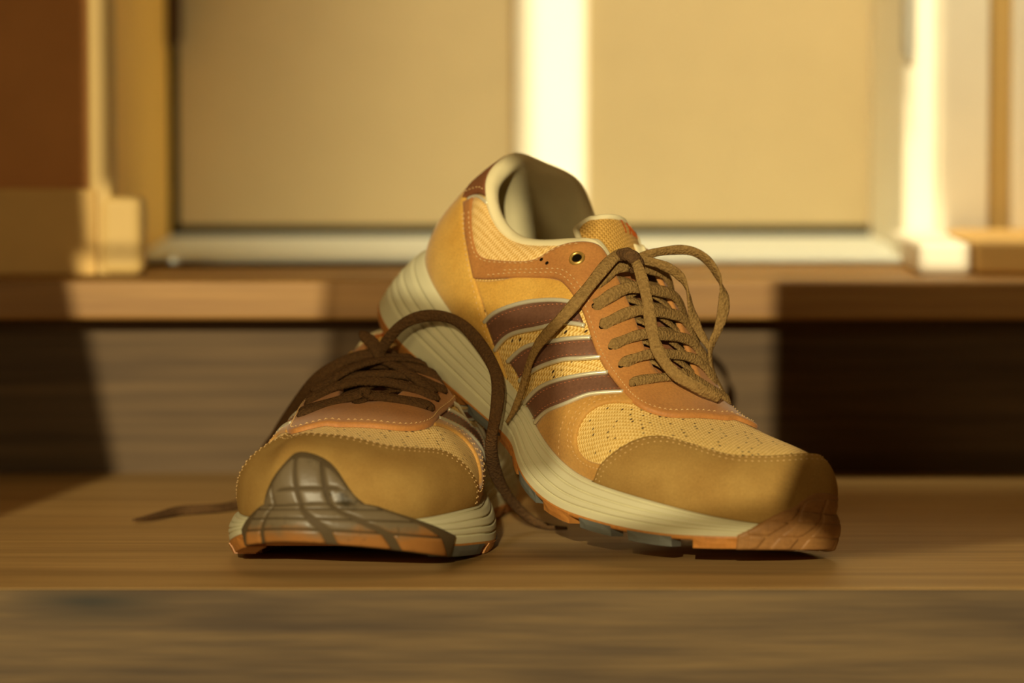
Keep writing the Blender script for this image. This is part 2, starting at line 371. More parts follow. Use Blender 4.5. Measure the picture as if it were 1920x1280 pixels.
class Shoe:
    def __init__(s, pose, root): s.pose, s.root = pose, root
    def part(s, name, canon, faces, mat, parent=None, smooth=True, uv=None, label=None, stuff=False):
        f = faces
        if s.pose.mir: f = [tuple(reversed(q)) for q in faces]
        o = link(name, s.pose(canon), f, mat, parent or s.root, uv, smooth)
        o['origin_m'] = list(s.root['origin_m'])
        if label: o['label'] = label
        if stuff: o['kind'] = 'stuff'
        return o
    def panel(s, name, runs, off, mat, thick=1.4, sp=2.6, parent=None, label=None, fn=None, crown=0.0, drop=.55):
        poly = np.vstack([(cr(r, 8) if len(r) > 2 else cr(r, 8))[:-1] for r in runs])
        q = resample(to2(poly), 1.6, True)
        ar = .5*np.sum(q[:, 0]*np.roll(q[:, 1], -1)-np.roll(q[:, 0], -1)*q[:, 1])
        if ar < 0: q = q[::-1]
        e = np.roll(q, -1, 0)-np.roll(q, 1, 0); nrm = np.stack([-e[:, 1], e[:, 0]], 1); nrm /= np.linalg.norm(nrm, axis=1, keepdims=True)+1e-9
        ring = q+nrm*.8
        ring = ring[(dist_poly(ring, q) > .55) & inside(ring, q)]
        lo, hi = q.min(0), q.max(0); gx, gy = np.meshgrid(np.arange(lo[0], hi[0], sp), np.arange(lo[1], hi[1], sp)); g = np.stack([gx.ravel(), gy.ravel()], 1)
        g = g+rng.uniform(-.2, .2, g.shape)
        g = g[inside(g, q)]
        if len(g): g = g[dist_poly(g, q) > 1.5]
        nb = len(q); pts = np.vstack([q, ring, g])
        vo, eo, fo, ov, _, _ = delaunay_2d_cdt([Vector(p) for p in pts], [(i, (i+1) % nb) for i in range(nb)], [list(range(nb))], 1, 1e-4)
        V2 = np.array([tuple(v) for v in vo]); isb = np.array([any(k < nb for k in o) for o in ov])
        t, w = from2(V2); P, N = (fn or surf)(t, w)
        db = dist_poly(V2, q)
        h = np.where(isb, off-drop, off) + crown*np.clip(db/4, 0, 1)
        top = P+N*h[:, None]
        # skirt
        bnd = {}
        for f in fo:
            for a, b in zip(f, list(f[1:])+[f[0]]): bnd[(a, b)] = bnd.get((a, b), 0)+1
        sk = [(a, b) for (a, b) in bnd if (b, a) not in bnd]
        verts = list(top); faces = [tuple(f) for f in fo]; low = {}
        for a, b in sk:
            for k in (a, b):
                if k not in low: low[k] = len(verts); verts.append(P[k]+N[k]*(off-thick))
            faces.append((b, a, low[a], low[b]))
        verts = np.array(verts)
        # orient outward
        f0 = faces[0]; n = np.cross(verts[f0[1]]-verts[f0[0]], verts[f0[2]]-verts[f0[0]])
        if np.dot(n, N[f0[0]]) < 0: faces = [tuple(reversed(f)) for f in faces]
        base = np.array([verts[i] for i in range(len(verts))])
        return s.part(name, verts, faces, mat, parent, True, uvmap(base), label)
    def stitches(s, lines, off, mat, parent, name='stitching', L=1.9, gap=1.1, r=.33):
        V, F = [], []
        for ln in lines:
            d2 = to2(cr(ln, 12)); t, w = from2(d2); P, N = surf(t, w); P = P+N*off
            Q = np.hstack([P, N]); R = resample(Q, .5)
            step = int(round((L+gap)/.5)); ln_ = int(round(L/.5))
            for i in range(0, len(R)-ln_, step):
                a, b, n = R[i, :3], R[i+ln_, :3], R[i, 3:]; m = (a+b)/2+n*.25
                d = b-a; d /= np.linalg.norm(d)+1e-9; sdv = np.cross(n, d); k = len(V)
                V += [a-n*.15, m+sdv*r, m+n*r, m-sdv*r, m-n*.3, b-n*.15]
                F += [(k, k+1, k+2), (k, k+2, k+3), (k, k+3, k+4), (k, k+4, k+1), (k+5, k+2, k+1), (k+5, k+3, k+2), (k+5, k+4, k+3), (k+5, k+1, k+4)]
        return s.part(name, np.array(V), F, mat, parent, False, None, None, True)
    def tube(s, name, line, off, r, mat, parent=None, label=None, flat=1.0):
        d2 = to2(cr(line, 14)); d2 = resample(d2, 1.3); t, w = from2(d2); P, N = surf(t, w); P = P+N*off
        return s.sweep(name, P, N, r, r*flat, mat, parent, label)
    def sweep(s, name, P, N, rw, rh, mat, parent=None, label=None, seg=8, taper=True, world=False):
        n = len(P); rw = np.broadcast_to(rw, (n,)).astype(float).copy(); rh = np.broadcast_to(rh, (n,)).astype(float).copy()
        T = np.gradient(P, axis=0); T /= np.linalg.norm(T, axis=1, keepdims=True)+1e-9
        W = np.cross(N, T); W /= np.linalg.norm(W, axis=1, keepdims=True)+1e-9; U = np.cross(T, W)
        V = []
        for i in range(n):
            for k in range(seg):
                a = 2*math.pi*(k+.5)/seg; c, d = math.cos(a), math.sin(a)
                c = math.copysign(abs(c)**.7, c); d = math.copysign(abs(d)**.8, d)
                V.append(P[i]+W[i]*rw[i]*c+U[i]*rh[i]*d)
        F = [(i*seg+k, i*seg+(k+1) % seg, (i+1)*seg+(k+1) % seg, (i+1)*seg+k) for i in range(n-1) for k in range(seg)]
        F += [tuple(reversed(range(seg))), tuple(range((n-1)*seg, n*seg))]
        V = np.array(V)
        if world:
            o = link(name, V, F, mat, parent or s.root); 
            if label: o['label'] = label
            return o
        return s.part(name, V, F, mat, parent, True, None, label)
    def strip(s, t, w, offs, wrap):
        T, W = np.meshgrid(t, w, indexing='ij'); P, N = surf(T, W); P = P+N*np.broadcast_to(offs, T.shape)[..., None]
        n, m = T.shape; idx = np.arange(n*m).reshape(n, m); i2 = np.roll(idx, -1, 0) if wrap else idx[1:]; i1 = idx if wrap else idx[:-1]
        F = np.stack([i1[:, :-1], i1[:, 1:], i2[:, 1:], i2[:, :-1]], -1).reshape(-1, 4)
        return P.reshape(-1, 3), [tuple(f) for f in F]

def surf_toe(t, w):
    """smooth apron over the toe: the upper above, one even slope from there down to the tread"""
    t = np.asarray(t, float); w = np.asarray(w, float); W0 = .13
    p, n = surf(t, np.maximum(w, W0)); e, _ = surf(t, np.full_like(t, -1.97)); v = np.clip((W0-w)/(W0+1.97), 0, 1)[:, None]
    hd = side_dir(t); d = e-p; nm = hd+np.array([0, 0, .12])*(1-2*v); nm /= np.linalg.norm(nm, axis=1, keepdims=True)
    q = p+d*(1-(1-v)**1.0)+hd*3.0*np.sin(np.pi*v**.9); k = np.clip(v*4, 0, 1); nn = n*(1-k)+nm*k
    return q, nn/np.linalg.norm(nn, axis=1, keepdims=True)
def mirror_run(r): return [(26-t, w) for t, w in r][::-1]
def build_shoe(root, pose, left):
    S = Shoe(pose, root); R_ = S.root
    # ---- base upper in woven fabric
    t = np.arange(0, 26, .125); P, F = S.strip(t, np.linspace(-.02, 1, 40), 0, True)
    S.part('woven_upper', P, F, M['mesh'], None, True, uvmap(P))
    # ---- midsole with sculpted grooves
    w = np.linspace(0, -1, 61)
    T, W = np.meshgrid(t, w, indexing='ij'); off = np.zeros_like(T)
    front = np.clip((np.minimum(T, 26-T)-9)/4, 0, 1)
    for k, g in enumerate((.17, .36, .55, .74)):
        gg = g+.05*np.sin(np.minimum(T, 26-T)*.55+k)*(1-front)
        off -= 1.35*np.exp(-((-W-gg)/.021)**2)*(1-.5*front)
    off += 1.6*np.clip(1-(-W)/.02, 0, 1)*0
    Pm, Nm = surf(T, W); sdv = side_dir(T); Pm = Pm+Nm*(off+1.3*np.clip(-W*25, 0, 1))[..., None]
    lip_in = surf(t, np.full_like(t, .02)); lipP = lip_in[0]-lip_in[1]*1.0
    Pm = np.concatenate([lipP[:, None, :], Pm], 1); n, m = Pm.shape[:2]; idx = np.arange(n*m).reshape(n, m); i2 = np.roll(idx, -1, 0)
    F = np.stack([idx[:, :-1], i2[:, :-1], i2[:, 1:], idx[:, 1:]], -1).reshape(-1, 4)
    S.part('midsole', Pm.reshape(-1, 3), [tuple(f) for f in F], M['midsole'])
    # ---- outsole slab
    w = np.array([-.96, -1.0, -1.05, -1.28, -1.32]); T, W = np.meshgrid(t, w, indexing='ij'); Po, No = surf(T, W); Po = Po+No*np.array([0, 1.2, 1.5, 1.2, .4])[None, :, None]
    ctr = np.stack([np.array([(a+b)/2 for a, b in zip(Po[:, -1], Po[(-np.arange(len(t))) % len(t), -1])])], 0)[0]
    rings = [Po]+[(Po[:, -1]*(1-k)+ctr*k)[:, None, :] for k in (.35, .7, .98)]
    Po = np.concatenate(rings, 1); n, m = Po.shape[:2]; idx = np.arange(n*m).reshape(n, m); i2 = np.roll(idx, -1, 0)
    F = [tuple(f) for f in np.stack([idx[:, :-1], i2[:, :-1], i2[:, 1:], idx[:, 1:]], -1).reshape(-1, 4)]
    outsole = S.part('outsole', Po.reshape(-1, 3), F, M['gum'])
    # tread lugs round the edge
    k = 0; tt = .35; t_in, t_out = (10.95, 14.95) if left else (12.1, 15.45)
    while tt < 25.6:
        ln = (.62, .9, .74)[k % 3]; gap = .28
        if tt < t_in < tt+ln+.75: ln = t_in-tt-.05
        a, b = tt, tt+ln; tt = b+gap; k += 1
        if t_in-.2 < tt < t_out: tt = t_out+.05
        if ln > 1.25: tt = a+ln*.5+.2; b = a+ln*.5-.1; ln = ln*.5
        m_ = (a+b)/2
        ts = np.linspace(a, b, 5); mid = min(m_, 26-m_)
        grey = (9.7 < mid < 10.9) or (7.7 < mid < 8.7) or (4 < mid < 5)
        grey = grey and m_ < 13
        V = []
        for q, tv in enumerate(ts):
            ed = 1.0 if 0 < q < 4 else .55
            for ww, o_ in ((-1.12, 1.9), (-1.55, 1.7*ed), (-1.98, .9*ed), (-1.98, -9.0), (-1.2, -9.0)):
                p, nn = surf(np.array([tv]), np.array([ww])); hd = side_dir(np.array([tv])); V.append((p+hd*o_)[0])
        F = []
        for q in range(4):
            for r in range(5): F.append((q*5+r, q*5+(r+1) % 5, (q+1)*5+(r+1) % 5, (q+1)*5+r))
        F += [(4, 3, 2, 1, 0), (20, 21, 22, 23, 24)]
        S.part('tread_lug', np.array(V), F, M['grey' if grey else 'gum'], outsole, False, None, 'grey rubber lug' if grey else None)
    # ---- leather panels
    seam = [(1.62, .66), (2.04, .675), (2.71, .625), (3.21, .513)]
    low = [(3.21, .513), (3.92, .663), (4.5, .725), (5.0, .75), (5.46, .738), (6.04, .725), (6.62, .722), (7.29, .70), (8.12, .688), (9.17, .70), (10.21, .713), (11.08, .765), (12.08, .82), (13., .825)]
    inner = [(5.75, 1.0), (5.08, .985), (4.71, .965), (4.5, .913), (4.29, .838), (3.71, .775), (3.17, .70), (2.83, .71), (2.38, .763), (1.83, .80)]
    # golden quarter and heel counter
    S1 = [(3.83, .263), (4.08, .425), (4.71, .588), (5.58, .663), (6.25, .71)]
    q_run = [[(3.21, .50), (3.92, .66), (4.5, .74), (5.46, .75), (6.3, .74)], [(6.3, .74), (6.25, .70)], S1[::-1], [(3.83, .263), (4.3, .12), (4.75, -.02)], [(4.75, -.02), (4.3, -.02)], [(4.3, -.02), (4.1, .2), (3.7, .36), (3.21, .50)]]
    for mirr in (0, 1):
        rr = [mirror_run(r) for r in q_run][::-1] if mirr else q_run
        S.panel('quarter_panel', rr, .9, M['gold'])
    hc = [[(-1.62, .66), (-1.0, .70), (0, .72), (1.0, .70), (1.62, .66)], seam, [(3.21, .513), (3.54, .413), (3.83, .288), (4.29, .125), (4.62, -.02)],
          [(4.62, -.02), (2, -.02), (0, -.02), (-2, -.02), (-4.62, -.02)], [(-a, b) for a, b in [(3.21, .513), (3.54, .413), (3.83, .288), (4.29, .125), (4.62, -.02)]][::-1], [(-a, b) for a, b in seam][::-1]]
    counter = S.panel('heel_counter', hc, 1.5, M['gold'], crown=.4)
    sm = [[(1.9, .655), (2.1, .66), (2.6, .62), (3.05, .52), (3.4, .41), (3.7, .28), (4.1, .125)]]
    S.stitches(sm+[[(-a, b) for a, b in sm[0]]], 1.65, M['thread'], counter)
    # heel tab
    tb = [(1.45, .64), (1.62, .74), (1.95, .90), (2.3, 1.0)]
    tab = S.panel('heel_tab', [tb, [(2.3, 1.0), (1, 1.0), (0, 1.0), (-1, 1.0), (-2.3, 1.0)], [(-a, b) for a, b in tb][::-1], [(-1.45, .64), (0, .69), (1.45, .64)]], 2.2, M['tab'], label='dark brown heel tab')
    S.stitches([[(1.35, .67), (1.5, .75), (1.8, .9), (2.1, .985)], [(-1.35, .67), (-1.5, .75), (-1.8, .9), (-2.1, .985)]], 2.3, M['thread'], tab)
    for sg in (1, -1): S.tube('piping', [(sg*1.68, .72), (sg*1.8, .80), (sg*2.05, .90), (sg*2.4, .985)], 1.2, .9, M['piping'])
    # collar mesh insets
    ci = [(2.2, .985), (3.0, .985), (3.75, .985), (4.5, .985), (5.2, .985)]
    co = [(5.2, .96), (4.75, .93), (4.5, .88), (4.29, .81), (3.71, .74), (3.17, .66), (2.7, .68), (2.2, .74), (1.75, .78)]
    for mirr in (0, 1):
        rr = [ci, [ci[-1], co[0]], co, [co[-1], (1.95, .9), ci[0]]]
        rr = [mirror_run(r) for r in rr][::-1] if mirr else rr
        S.panel('collar_inset', rr, .5, M['collar_mesh'], label='pale woven collar inset', crown=1.6)
    # side stripes with piping
    stripes = [(S1, [(4.25, .125), (4.5, .30), (5.04, .45), (6.08, .60), (6.85, .70)]),
               ([(4.71, .15), (5.17, .35), (5.83, .475), (6.54, .588), (7.2, .70)], [(5.29, .113), (5.92, .312), (6.67, .50), (7.25, .60), (7.85, .70)]),
               ([(5.71, .0), (6.33, .238), (7.0, .438), (7.67, .575), (8.35, .69)], [(6.62, .0), (7.12, .212), (7.96, .475), (8.5, .588), (9.29, .70)])]
    for mirr in (0, 1):
        for top, bot in stripes:
            a, b = np.array(top), np.array(bot)
            rr = [top, [top[-1], bot[-1]], bot[::-1], [bot[0], top[0]]]
            A, B = (mirror_run(top), mirror_run(bot)) if mirr else (top, bot)
            rr = [mirror_run(r) for r in rr][::-1] if mirr else rr
            st = S.panel('side_stripe', rr, 1.1, M['stripe'], label='dark brown side stripe with silver edges', crown=.3)
            S.tube('piping', A, 1.25, 1.1, M['piping'], st); S.tube('piping', B, 1.25, 1.1, M['piping'], st)
            m1 = (a*.8+b*.2).tolist(); m2 = (a*.2+b*.8).tolist()
            if mirr: m1, m2 = mirror_run(m1), mirror_run(m2)
            S.stitches([m1, m2], 1.45, M['thread_red'], st, L=1.5, gap=.9, r=.28)
    # forefoot foxing that frames the woven window
    win = [(9.9, .70), (9.3, .635), (8.79, .55), (8.58, .45), (8.62, .337), (8.83, .238), (9.29, .20), (9.9, .235)]
    fx = [[(6.66, -.02), (7.16, .212), (8.0, .475), (8.54, .588), (9.29, .70)], [(9.29, .72), (9.9, .72)], win, [(9.9, .235), (9.7, .1), (9.6, -.02)], [(9.6, -.02), (6.66, -.02)]]
    for mirr in (0, 1):
        rr = [mirror_run(r) for r in fx][::-1] if mirr else fx
        fo = S.panel('foxing_panel', rr, 1.5, M['band'])
        wl = [(9.2, .655), (8.66, .56), (8.42, .45), (8.46, .32), (8.72, .2), (9.2, .155), (9.75, .17)]; vl = [(8.05, .42), (8.0, .3), (8.1, .15), (8.25, 0.0)]
        wl2 = [(9.1, .675), (8.55, .575), (8.28, .45), (8.32, .30), (8.6, .16)]
        ll = [wl, wl2, vl]
        S.stitches([mirror_run(x) for x in ll] if mirr else ll, 1.5, M['thread'], fo, r=.27)
    # toe cap
    c_ = .70 if left else .52
    tc = [(9.5, -.02), (9.62, .1), (9.79, .238), (10.21, .413), (10.62, .525), (11.08, .575), (11.58, .55+(c_-.52)*.3), (11.96, .513+(c_-.52)*.65), (12.46, c_-.01), (12.92, c_), (13.4, c_), (14.0, c_), (14.6, c_), (15.1, c_+.02), (15.5, .50+(c_-.52)*.6), (15.9, .36), (16.3, .2), (16.5, -.02)]
    cap = S.panel('toe_cap', [tc, [(16.5, -.02), (15, -.02), (13, -.02), (11, -.02), (9.5, -.02)]], 2.2, M['tan'], label='plain tan suede toe cap', crown=.3)
    def shift(r, d):
        q = to2(cr(r, 8)); e = np.gradient(q, axis=0); n = np.stack([e[:, 1], -e[:, 0]], 1); n /= np.linalg.norm(n, axis=1, keepdims=True)+1e-9
        a, b = from2(q+n*d); return list(zip(a.tolist(), b.tolist()))[::4]
    S.stitches([shift(tc, 1.7)[1:-1], shift(tc, 3.9)[1:-1]], 2.3, M['thread'], cap, r=.26)
    # eyestay and collar overlay in one piece
    ey = [low, mirror_run(low), [(26-3.21, .513)]+[(26-a, b) for a, b in seam[::-1]], [(26-1.62, .66), (26-1.83, .80)], mirror_run(inner),
          [(20.25, 1.0), (19, 1.0), (17, 1.0), (15, 1.0), (13, 1.0), (11, 1.0), (9, 1.0), (7, 1.0), (5.75, 1.0)], inner, [(1.83, .80), (1.62, .66)], seam]
    ey = [low, mirror_run(low)[:-1]+[(26-3.21, .513)], [(26-3.21, .513), (26-2.71, .625), (26-2.04, .675), (26-1.62, .66)], [(26-1.62, .66), (26-1.83, .80)], [(26-a, b) for a, b in inner[::-1]],
          [(20.25, 1.0), (17, 1.0), (13, 1.0), (9, 1.0), (5.75, 1.0)], inner, [(1.83, .80), (1.62, .66)], seam]
    eye = S.panel('eyestay', ey, 2.4, M['orange'], thick=2.2, label='orange brown lacing panel and collar overlay')
    lo1, lo2 = shift(low, -1.8), shift(low, -3.6)
    inn = shift(inner, -1.5)
    ls = [lo1[1:], lo2[2:-14], inn[2:-1], [(3.0, .55), (2.62, .63), (2.15, .69), (1.9, .7)]]
    S.stitches(ls+[mirror_run(x) for x in ls], 2.55, M['thread'], eye)
    # eyelets
    eyelet_t = [(9.54, .78), (8.58, .765), (7.92, .765), (7.29, .775), (6.79, .79), (6.38, .83)]
    def disc(name, t_, w_, off_, r0, r1, mat, parent, hgt=.5):
        p, nn = surf(np.array([t_]), np.array([w_])); p, nn = p[0]+nn[0]*off_, nn[0]
        a = np.cross(nn, [0, 0, 1.0]); a /= np.linalg.norm(a); b = np.cross(nn, a); V = []; F = []; n = 20
        for rr, hh in ((r0, 0), (r0+(r1-r0)*.3, hgt), (r0+(r1-r0)*.7, hgt), (r1, 0)):
            for i in range(n): V.append(p+a*rr*math.cos(2*math.pi*i/n)+b*rr*math.sin(2*math.pi*i/n)+nn*hh)
        for k in range(3):
            for i in range(n): F.append((k*n+i, k*n+(i+1) % n, (k+1)*n+(i+1) % n, (k+1)*n+i))
        if r0 < .01: pass
        return S.part(name, np.array(V), F, mat, parent)
    for t_, w_ in eyelet_t:
        for q in (t_, 26-t_): disc('lace_hole', q, w_, 2.45, .02, 1.7, M['dark'], eye, .12)
    for q in (5.38, 26-5.38):
        disc('lace_hole', q, .875, 2.5, .02, 2.6, M['dark'], eye, .25); disc('eyelet_ring', q, .875, 2.45, 2.3, 4.0, M['brass'], eye, .9)
        for a_, b_ in ((4.5, .845), (4.67, .825)):
            disc('vent_hole', a_ if q < 13 else 26-a_, b_, 2.45, .02, .95, M['dark'], eye, .15)
    # ---- toe bumper with cut pads
    if left: bl = [(10.9, -1.2), (11.88, -.475), (12.25, .025), (12.46, .188), (12.6, .35), (12.85, .44), (13.2, .45), (13.5, .37), (14.1, .2), (14.4, -.15), (14.65, -.6), (14.9, -1.15)]
    else: bl = [(12.05, -1.3), (12.25, -.8), (12.54, 0), (12.66, .15), (12.86, .25), (13.3, .27), (13.8, .25), (14.2, .15), (14.5, -.1), (14.9, -.7), (15.4, -1.15)]
    bm_ = S.panel('toe_bumper', [bl, [bl[-1], (bl[-1][0], -1.97)], [(bl[-1][0], -1.97), (13, -1.97), (bl[0][0], -1.97)], [(bl[0][0], -1.97), bl[0]]], 2.8, M['bumper_dirt' if left else 'bumper'], thick=3.2, sp=2.0, fn=surf_toe,
                  label='grey scuffed rubber toe bumper' if left else 'worn brown rubber toe bumper')
    BL = np.array(bl)
    def top_w(t_): return np.interp(t_, BL[:, 0], BL[:, 1])
    rows = [(-1.93, -1.3), (-1.24, -.72), (-.68, -.2), (-.16, .11), (.125, .225), (.235, .46)] if left else [(-1.93, -1.3), (-1.24, -.5), (-.44, .1), (.12, .28)]
    sm_ = lambda v: np.clip(v, 0, 1)**2*(3-2*np.clip(v, 0, 1))
    g1 = lambda w_: 12.75+.42*sm_((w_+1.9)/2.1); g2 = lambda w_: (12.0 if left else 12.35)+(.78 if left else .43)*sm_((w_+1.9)/2.1)
    g0 = lambda w_: (10.98+1.3*sm_((w_+1.9)/2.1)) if left else max(11.2+1.1*sm_((w_+1.9)/2.1), 12.1); g3 = lambda w_: 14.2-.45*sm_((w_+1.9)/2.1); g4 = lambda w_: 14.85-.6*sm_((w_+1.9)/2.1) if left else 15.35-1.1*sm_((w_+1.9)/2.1)
    gw = lambda w_: .02+.05*float(1-sm_((w_+1.2)/1.3))
    cols = [(g0, g2), (g2, g1), (g1, g3), (g3, g4)]
    for ca, cb in cols:
        for wa, wb in rows:
            tl = np.linspace(ca(wa)+gw(wa), cb(wa)-gw(wa), 5); th = np.linspace(ca(wb)+gw(wb), cb(wb)-gw(wb), 5)
            wl_ = np.minimum(wa, top_w(tl)-.12); wt = np.minimum(wb, top_w(th)-.035)
            if (wt-wl_).max() < .05: continue
            wt = np.maximum(wt, wl_+.02)
            lowr = [(float(x), float(y)) for x, y in zip(tl, wl_)]; upr = [(float(x), float(y)) for x, y in zip(th, wt)][::-1]
            S.panel('bumper_pad', [lowr, [lowr[-1], upr[0]], upr, [upr[-1], lowr[0]]], 3.8 if left else 3.1, M['bumper_mud' if left else 'bumper'], thick=1.2, sp=1.8, parent=bm_, fn=surf_toe, drop=.55 if left else .2)
    # ---- collar lining roll and insole
    tc_ = np.arange(-6.3, 6.31, .125)
    p97, n97 = surf(tc_, np.full_like(tc_, .965)); pT, nT = surf(tc_, np.full_like(tc_, 1.0)); up = np.array([0, 0, 1.0])
    h = nT*np.array([1, 1, .15]); h /= np.linalg.norm(h, axis=1, keepdims=True)
    fat = np.interp(np.abs(tc_), [0, 3, 5.2, 6.3], [1, 1, .75, .45])[:, None]
    p60, n60 = surf(tc_, np.full_like(tc_, .62)); p25, n25 = surf(tc_, np.full_like(tc_, .25)); p05, n05 = surf(tc_, np.full_like(tc_, .06))
    prof = np.stack([p97+n97*.9, pT+h*1.7*fat+up*.8*fat, pT+up*2.8*fat-h*.9*fat, pT-h*4.2*fat+up*2.4*fat, pT-h*6.4*fat-up*3*fat, p60-h*7.5*fat, p25-h*6.5, p05-h*5], 1)
    Mx = nat_spline(prof.transpose(1, 0, 2)); PP = ev(prof.transpose(1, 0, 2), Mx, np.linspace(0, 7, 43), False).transpose(1, 0, 2)
    n, m = PP.shape[:2]; idx = np.arange(n*m).reshape(n, m)
    F = [tuple(f) for f in np.stack([idx[:-1, :-1], idx[:-1, 1:], idx[1:, 1:], idx[1:, :-1]], -1).reshape(-1, 4)]
    S.part('collar_lining', PP.reshape(-1, 3), F, M['lining'], None, True, None, 'padded cream collar lining')
    pr_, nr_ = surf(t, np.full_like(t, .04)); ring = pr_-nr_*3
    half = len(t)//2; V = list(ring); F = []
    for i in range(1, half): F.append((i, (i+1), len(t)-i-1, len(t)-i)) if i < half-1 else None
    S.part('insole', np.array(V), F, M['insole'])
    # ---- tongue
    cl = cr([(204, 1, 66), (180, 1, 73), (156, .5, 82.5), (132, .5, 92.5), (114, 1, 101), (101, 2, 107.5), (91, 3, 113)], 8); n = len(cl)
    u = np.linspace(0, 1, n); wd = np.interp(u, [0, .3, .7, .9, .97, 1], [13, 16, 20, 20.5, 17, 13]); th = np.interp(u, [0, .7, .9, 1], [2, 3, 4.2, 3.4])
    V = []; F = []; seg = 24; Tn = np.gradient(cl, axis=0); Tn /= np.linalg.norm(Tn, axis=1, keepdims=True); Un = np.stack([-Tn[:, 2], 0*u, Tn[:, 0]], 1)
    Un *= np.sign(Un[:, 2:3])
    for i in range(n):
        for k in range(seg):
            a = 2*math.pi*k/seg; c, d = math.cos(a), math.sin(a); y = math.copysign(abs(c)**.8, c)
            V.append(cl[i]+np.array([0, y*wd[i], 0])+Un[i]*(d*th[i]/2-1.5-6.0*y*y*(.4+.6*u[i])))
    F = [(i*seg+k, i*seg+(k+1) % seg, (i+1)*seg+(k+1) % seg, (i+1)*seg+k) for i in range(n-1) for k in range(seg)]+[tuple(range(seg)), tuple(reversed(range((n-1)*seg, n*seg)))]
    V = np.array(V)
    tongue = S.part('tongue', V, F, M['tongue'], None, True, np.stack([V[:, 1], V[:, 0]], 1))
    # woven top label of the tongue and its cream edge
    def tq(uu, y, lift):
        i = uu*(n-1); a = int(min(i, n-2)); f = i-a; c0 = cl[a]*(1-f)+cl[a+1]*f; U0 = Un[a]*(1-f)+Un[a+1]*f; w0 = np.interp(uu, u, wd); t0 = np.interp(uu, u, th)
        yy = np.clip(y, -1, 1); return c0+np.array([0, y*w0, 0])+U0*(t0/2*math.sqrt(max(0, 1-abs(yy)**2.4))-1.5-6.0*yy*yy*(.4+.6*uu)+lift)
    us = np.linspace(.70, .995, 14); ys = np.linspace(-.97, .97, 21); V = [tq(a, b*(1-.25*max(0, (a-.9)/.1)**2), .7) for a in us for b in ys]; m = len(ys)
    F = [(i*m+k, i*m+k+1, (i+1)*m+k+1, (i+1)*m+k) for i in range(len(us)-1) for k in range(m-1)]; V = np.array(V)
    S.part('tongue_label', V, [tuple(reversed(f)) for f in F], M['tongue_weave'], tongue, True, np.stack([V[:, 1], V[:, 0]], 1), 'woven golden label at tongue top')
    edge = [tq(a, -1.0, .2) for a in np.linspace(.68, .93, 8)]+[tq(.985, y, .2) for y in np.linspace(-.86, .86, 13)]+[tq(a, 1.0, .2) for a in np.linspace(.93, .68, 8)]
    E_ = cr(edge, 3); S.sweep('tongue_edge', E_, np.tile([.6, 0, .8], (len(E_), 1)), 1.5, 1.5, M['lining'], tongue, 'cream padded tongue edge')
    # red print on the label: small strokes
    V = []; F = []
    strokes = [((.86, .25), (.97, .25)), ((.97, .18), (.97, .36)), ((.86, .42), (.96, .5)), ((.96, .5), (.86, .58)), ((.90, .46), (.90, .55)), ((.86, .66), (.95, .66)), ((.95, .66), (.95, .8)), ((.91, .66), (.91, .78)), ((.86, .8), (.91, .78))]
    for (a0, b0), (a1, b1) in strokes:
        for q in range(6):
            f0, f1 = q/6, (q+1)/6; A = tq(a0+(a1-a0)*f0, b0+(b1-b0)*f0, 1.0); B = tq(a0+(a1-a0)*f1, b0+(b1-b0)*f1, 1.0)
            d = B-A; nn = np.array([.6, 0, .8]); sdx = np.cross(d, nn); sdx = sdx/(np.linalg.norm(sdx)+1e-9)*.45; k = len(V)
            V += [A-sdx, A+sdx, B+sdx, B-sdx]; F.append((k, k+1, k+2, k+3))
    S.part('label_print', np.array(V), F, M['red_print'], tongue, False, None, 'worn red print on the tongue label')
    # ---- lace rows across the tongue
    lm = M['lace_dark'] if left else M['lace']
    tq_ = np.linspace(5.8, 12.6, 60); eL = surf(tq_, np.ones(60))[0]; eM = surf(26-tq_, np.ones(60))[0]
    def edge_at(E_, x): o_ = np.argsort(E_[:, 0]); return np.array([x, np.interp(x, E_[o_, 0], E_[o_, 1]), np.interp(x, E_[o_, 0], E_[o_, 2])])
    for i, (t_, w_) in enumerate(eyelet_t):
        a, na = surf(np.array([t_]), np.array([w_])); b, nb_ = surf(np.array([26-t_]), np.array([w_])); a, b, na, nb_ = a[0], b[0], na[0], nb_[0]
        x = (a[0]+b[0])/2; e1, e2 = edge_at(eL, x-1.5), edge_at(eM, x+rng.uniform(-1, 2)); jj = rng.uniform(-1.5, 1.5, 3)
        lift = 4.2 if left else 5.0; top = (e1+e2)/2+[jj[0], 0, lift+1.6+jj[2]*.4]
        pts = [a+na*2.0, a+na*4.2+np.array([-.2, 3.4, .8]), e1+[0, -1.5, lift], top, e2+[0, 1.5, lift], b+nb_*4.2+np.array([-.2, -3.4, .8]), b+nb_*2.0]
        Pc = cr(pts, 8); f = np.linspace(0, 1, len(Pc))[:, None]; Nn = na*(1-f)+nb_*f; Nn = Nn+np.array([.55, 0, .6])*np.sin(np.pi*f)+np.array([.35, 0, 0])+rng.uniform(-.15, .15, 3)
        hw = 3.3 if left else 3.1; u_ = f[:, 0]
        wdt = np.interp(u_, [0, .04, .12, .25, .5, .75, .88, .96, 1], [1.0, 2.3, hw+.4, hw, hw-.3, hw, hw+.4, 2.3, 1.0])*(1+.07*np.sin(u_*40+i)); S.sweep('lace_row', Pc, Nn, wdt, 1.5 if left else 1.1, lm, None, None, 10)
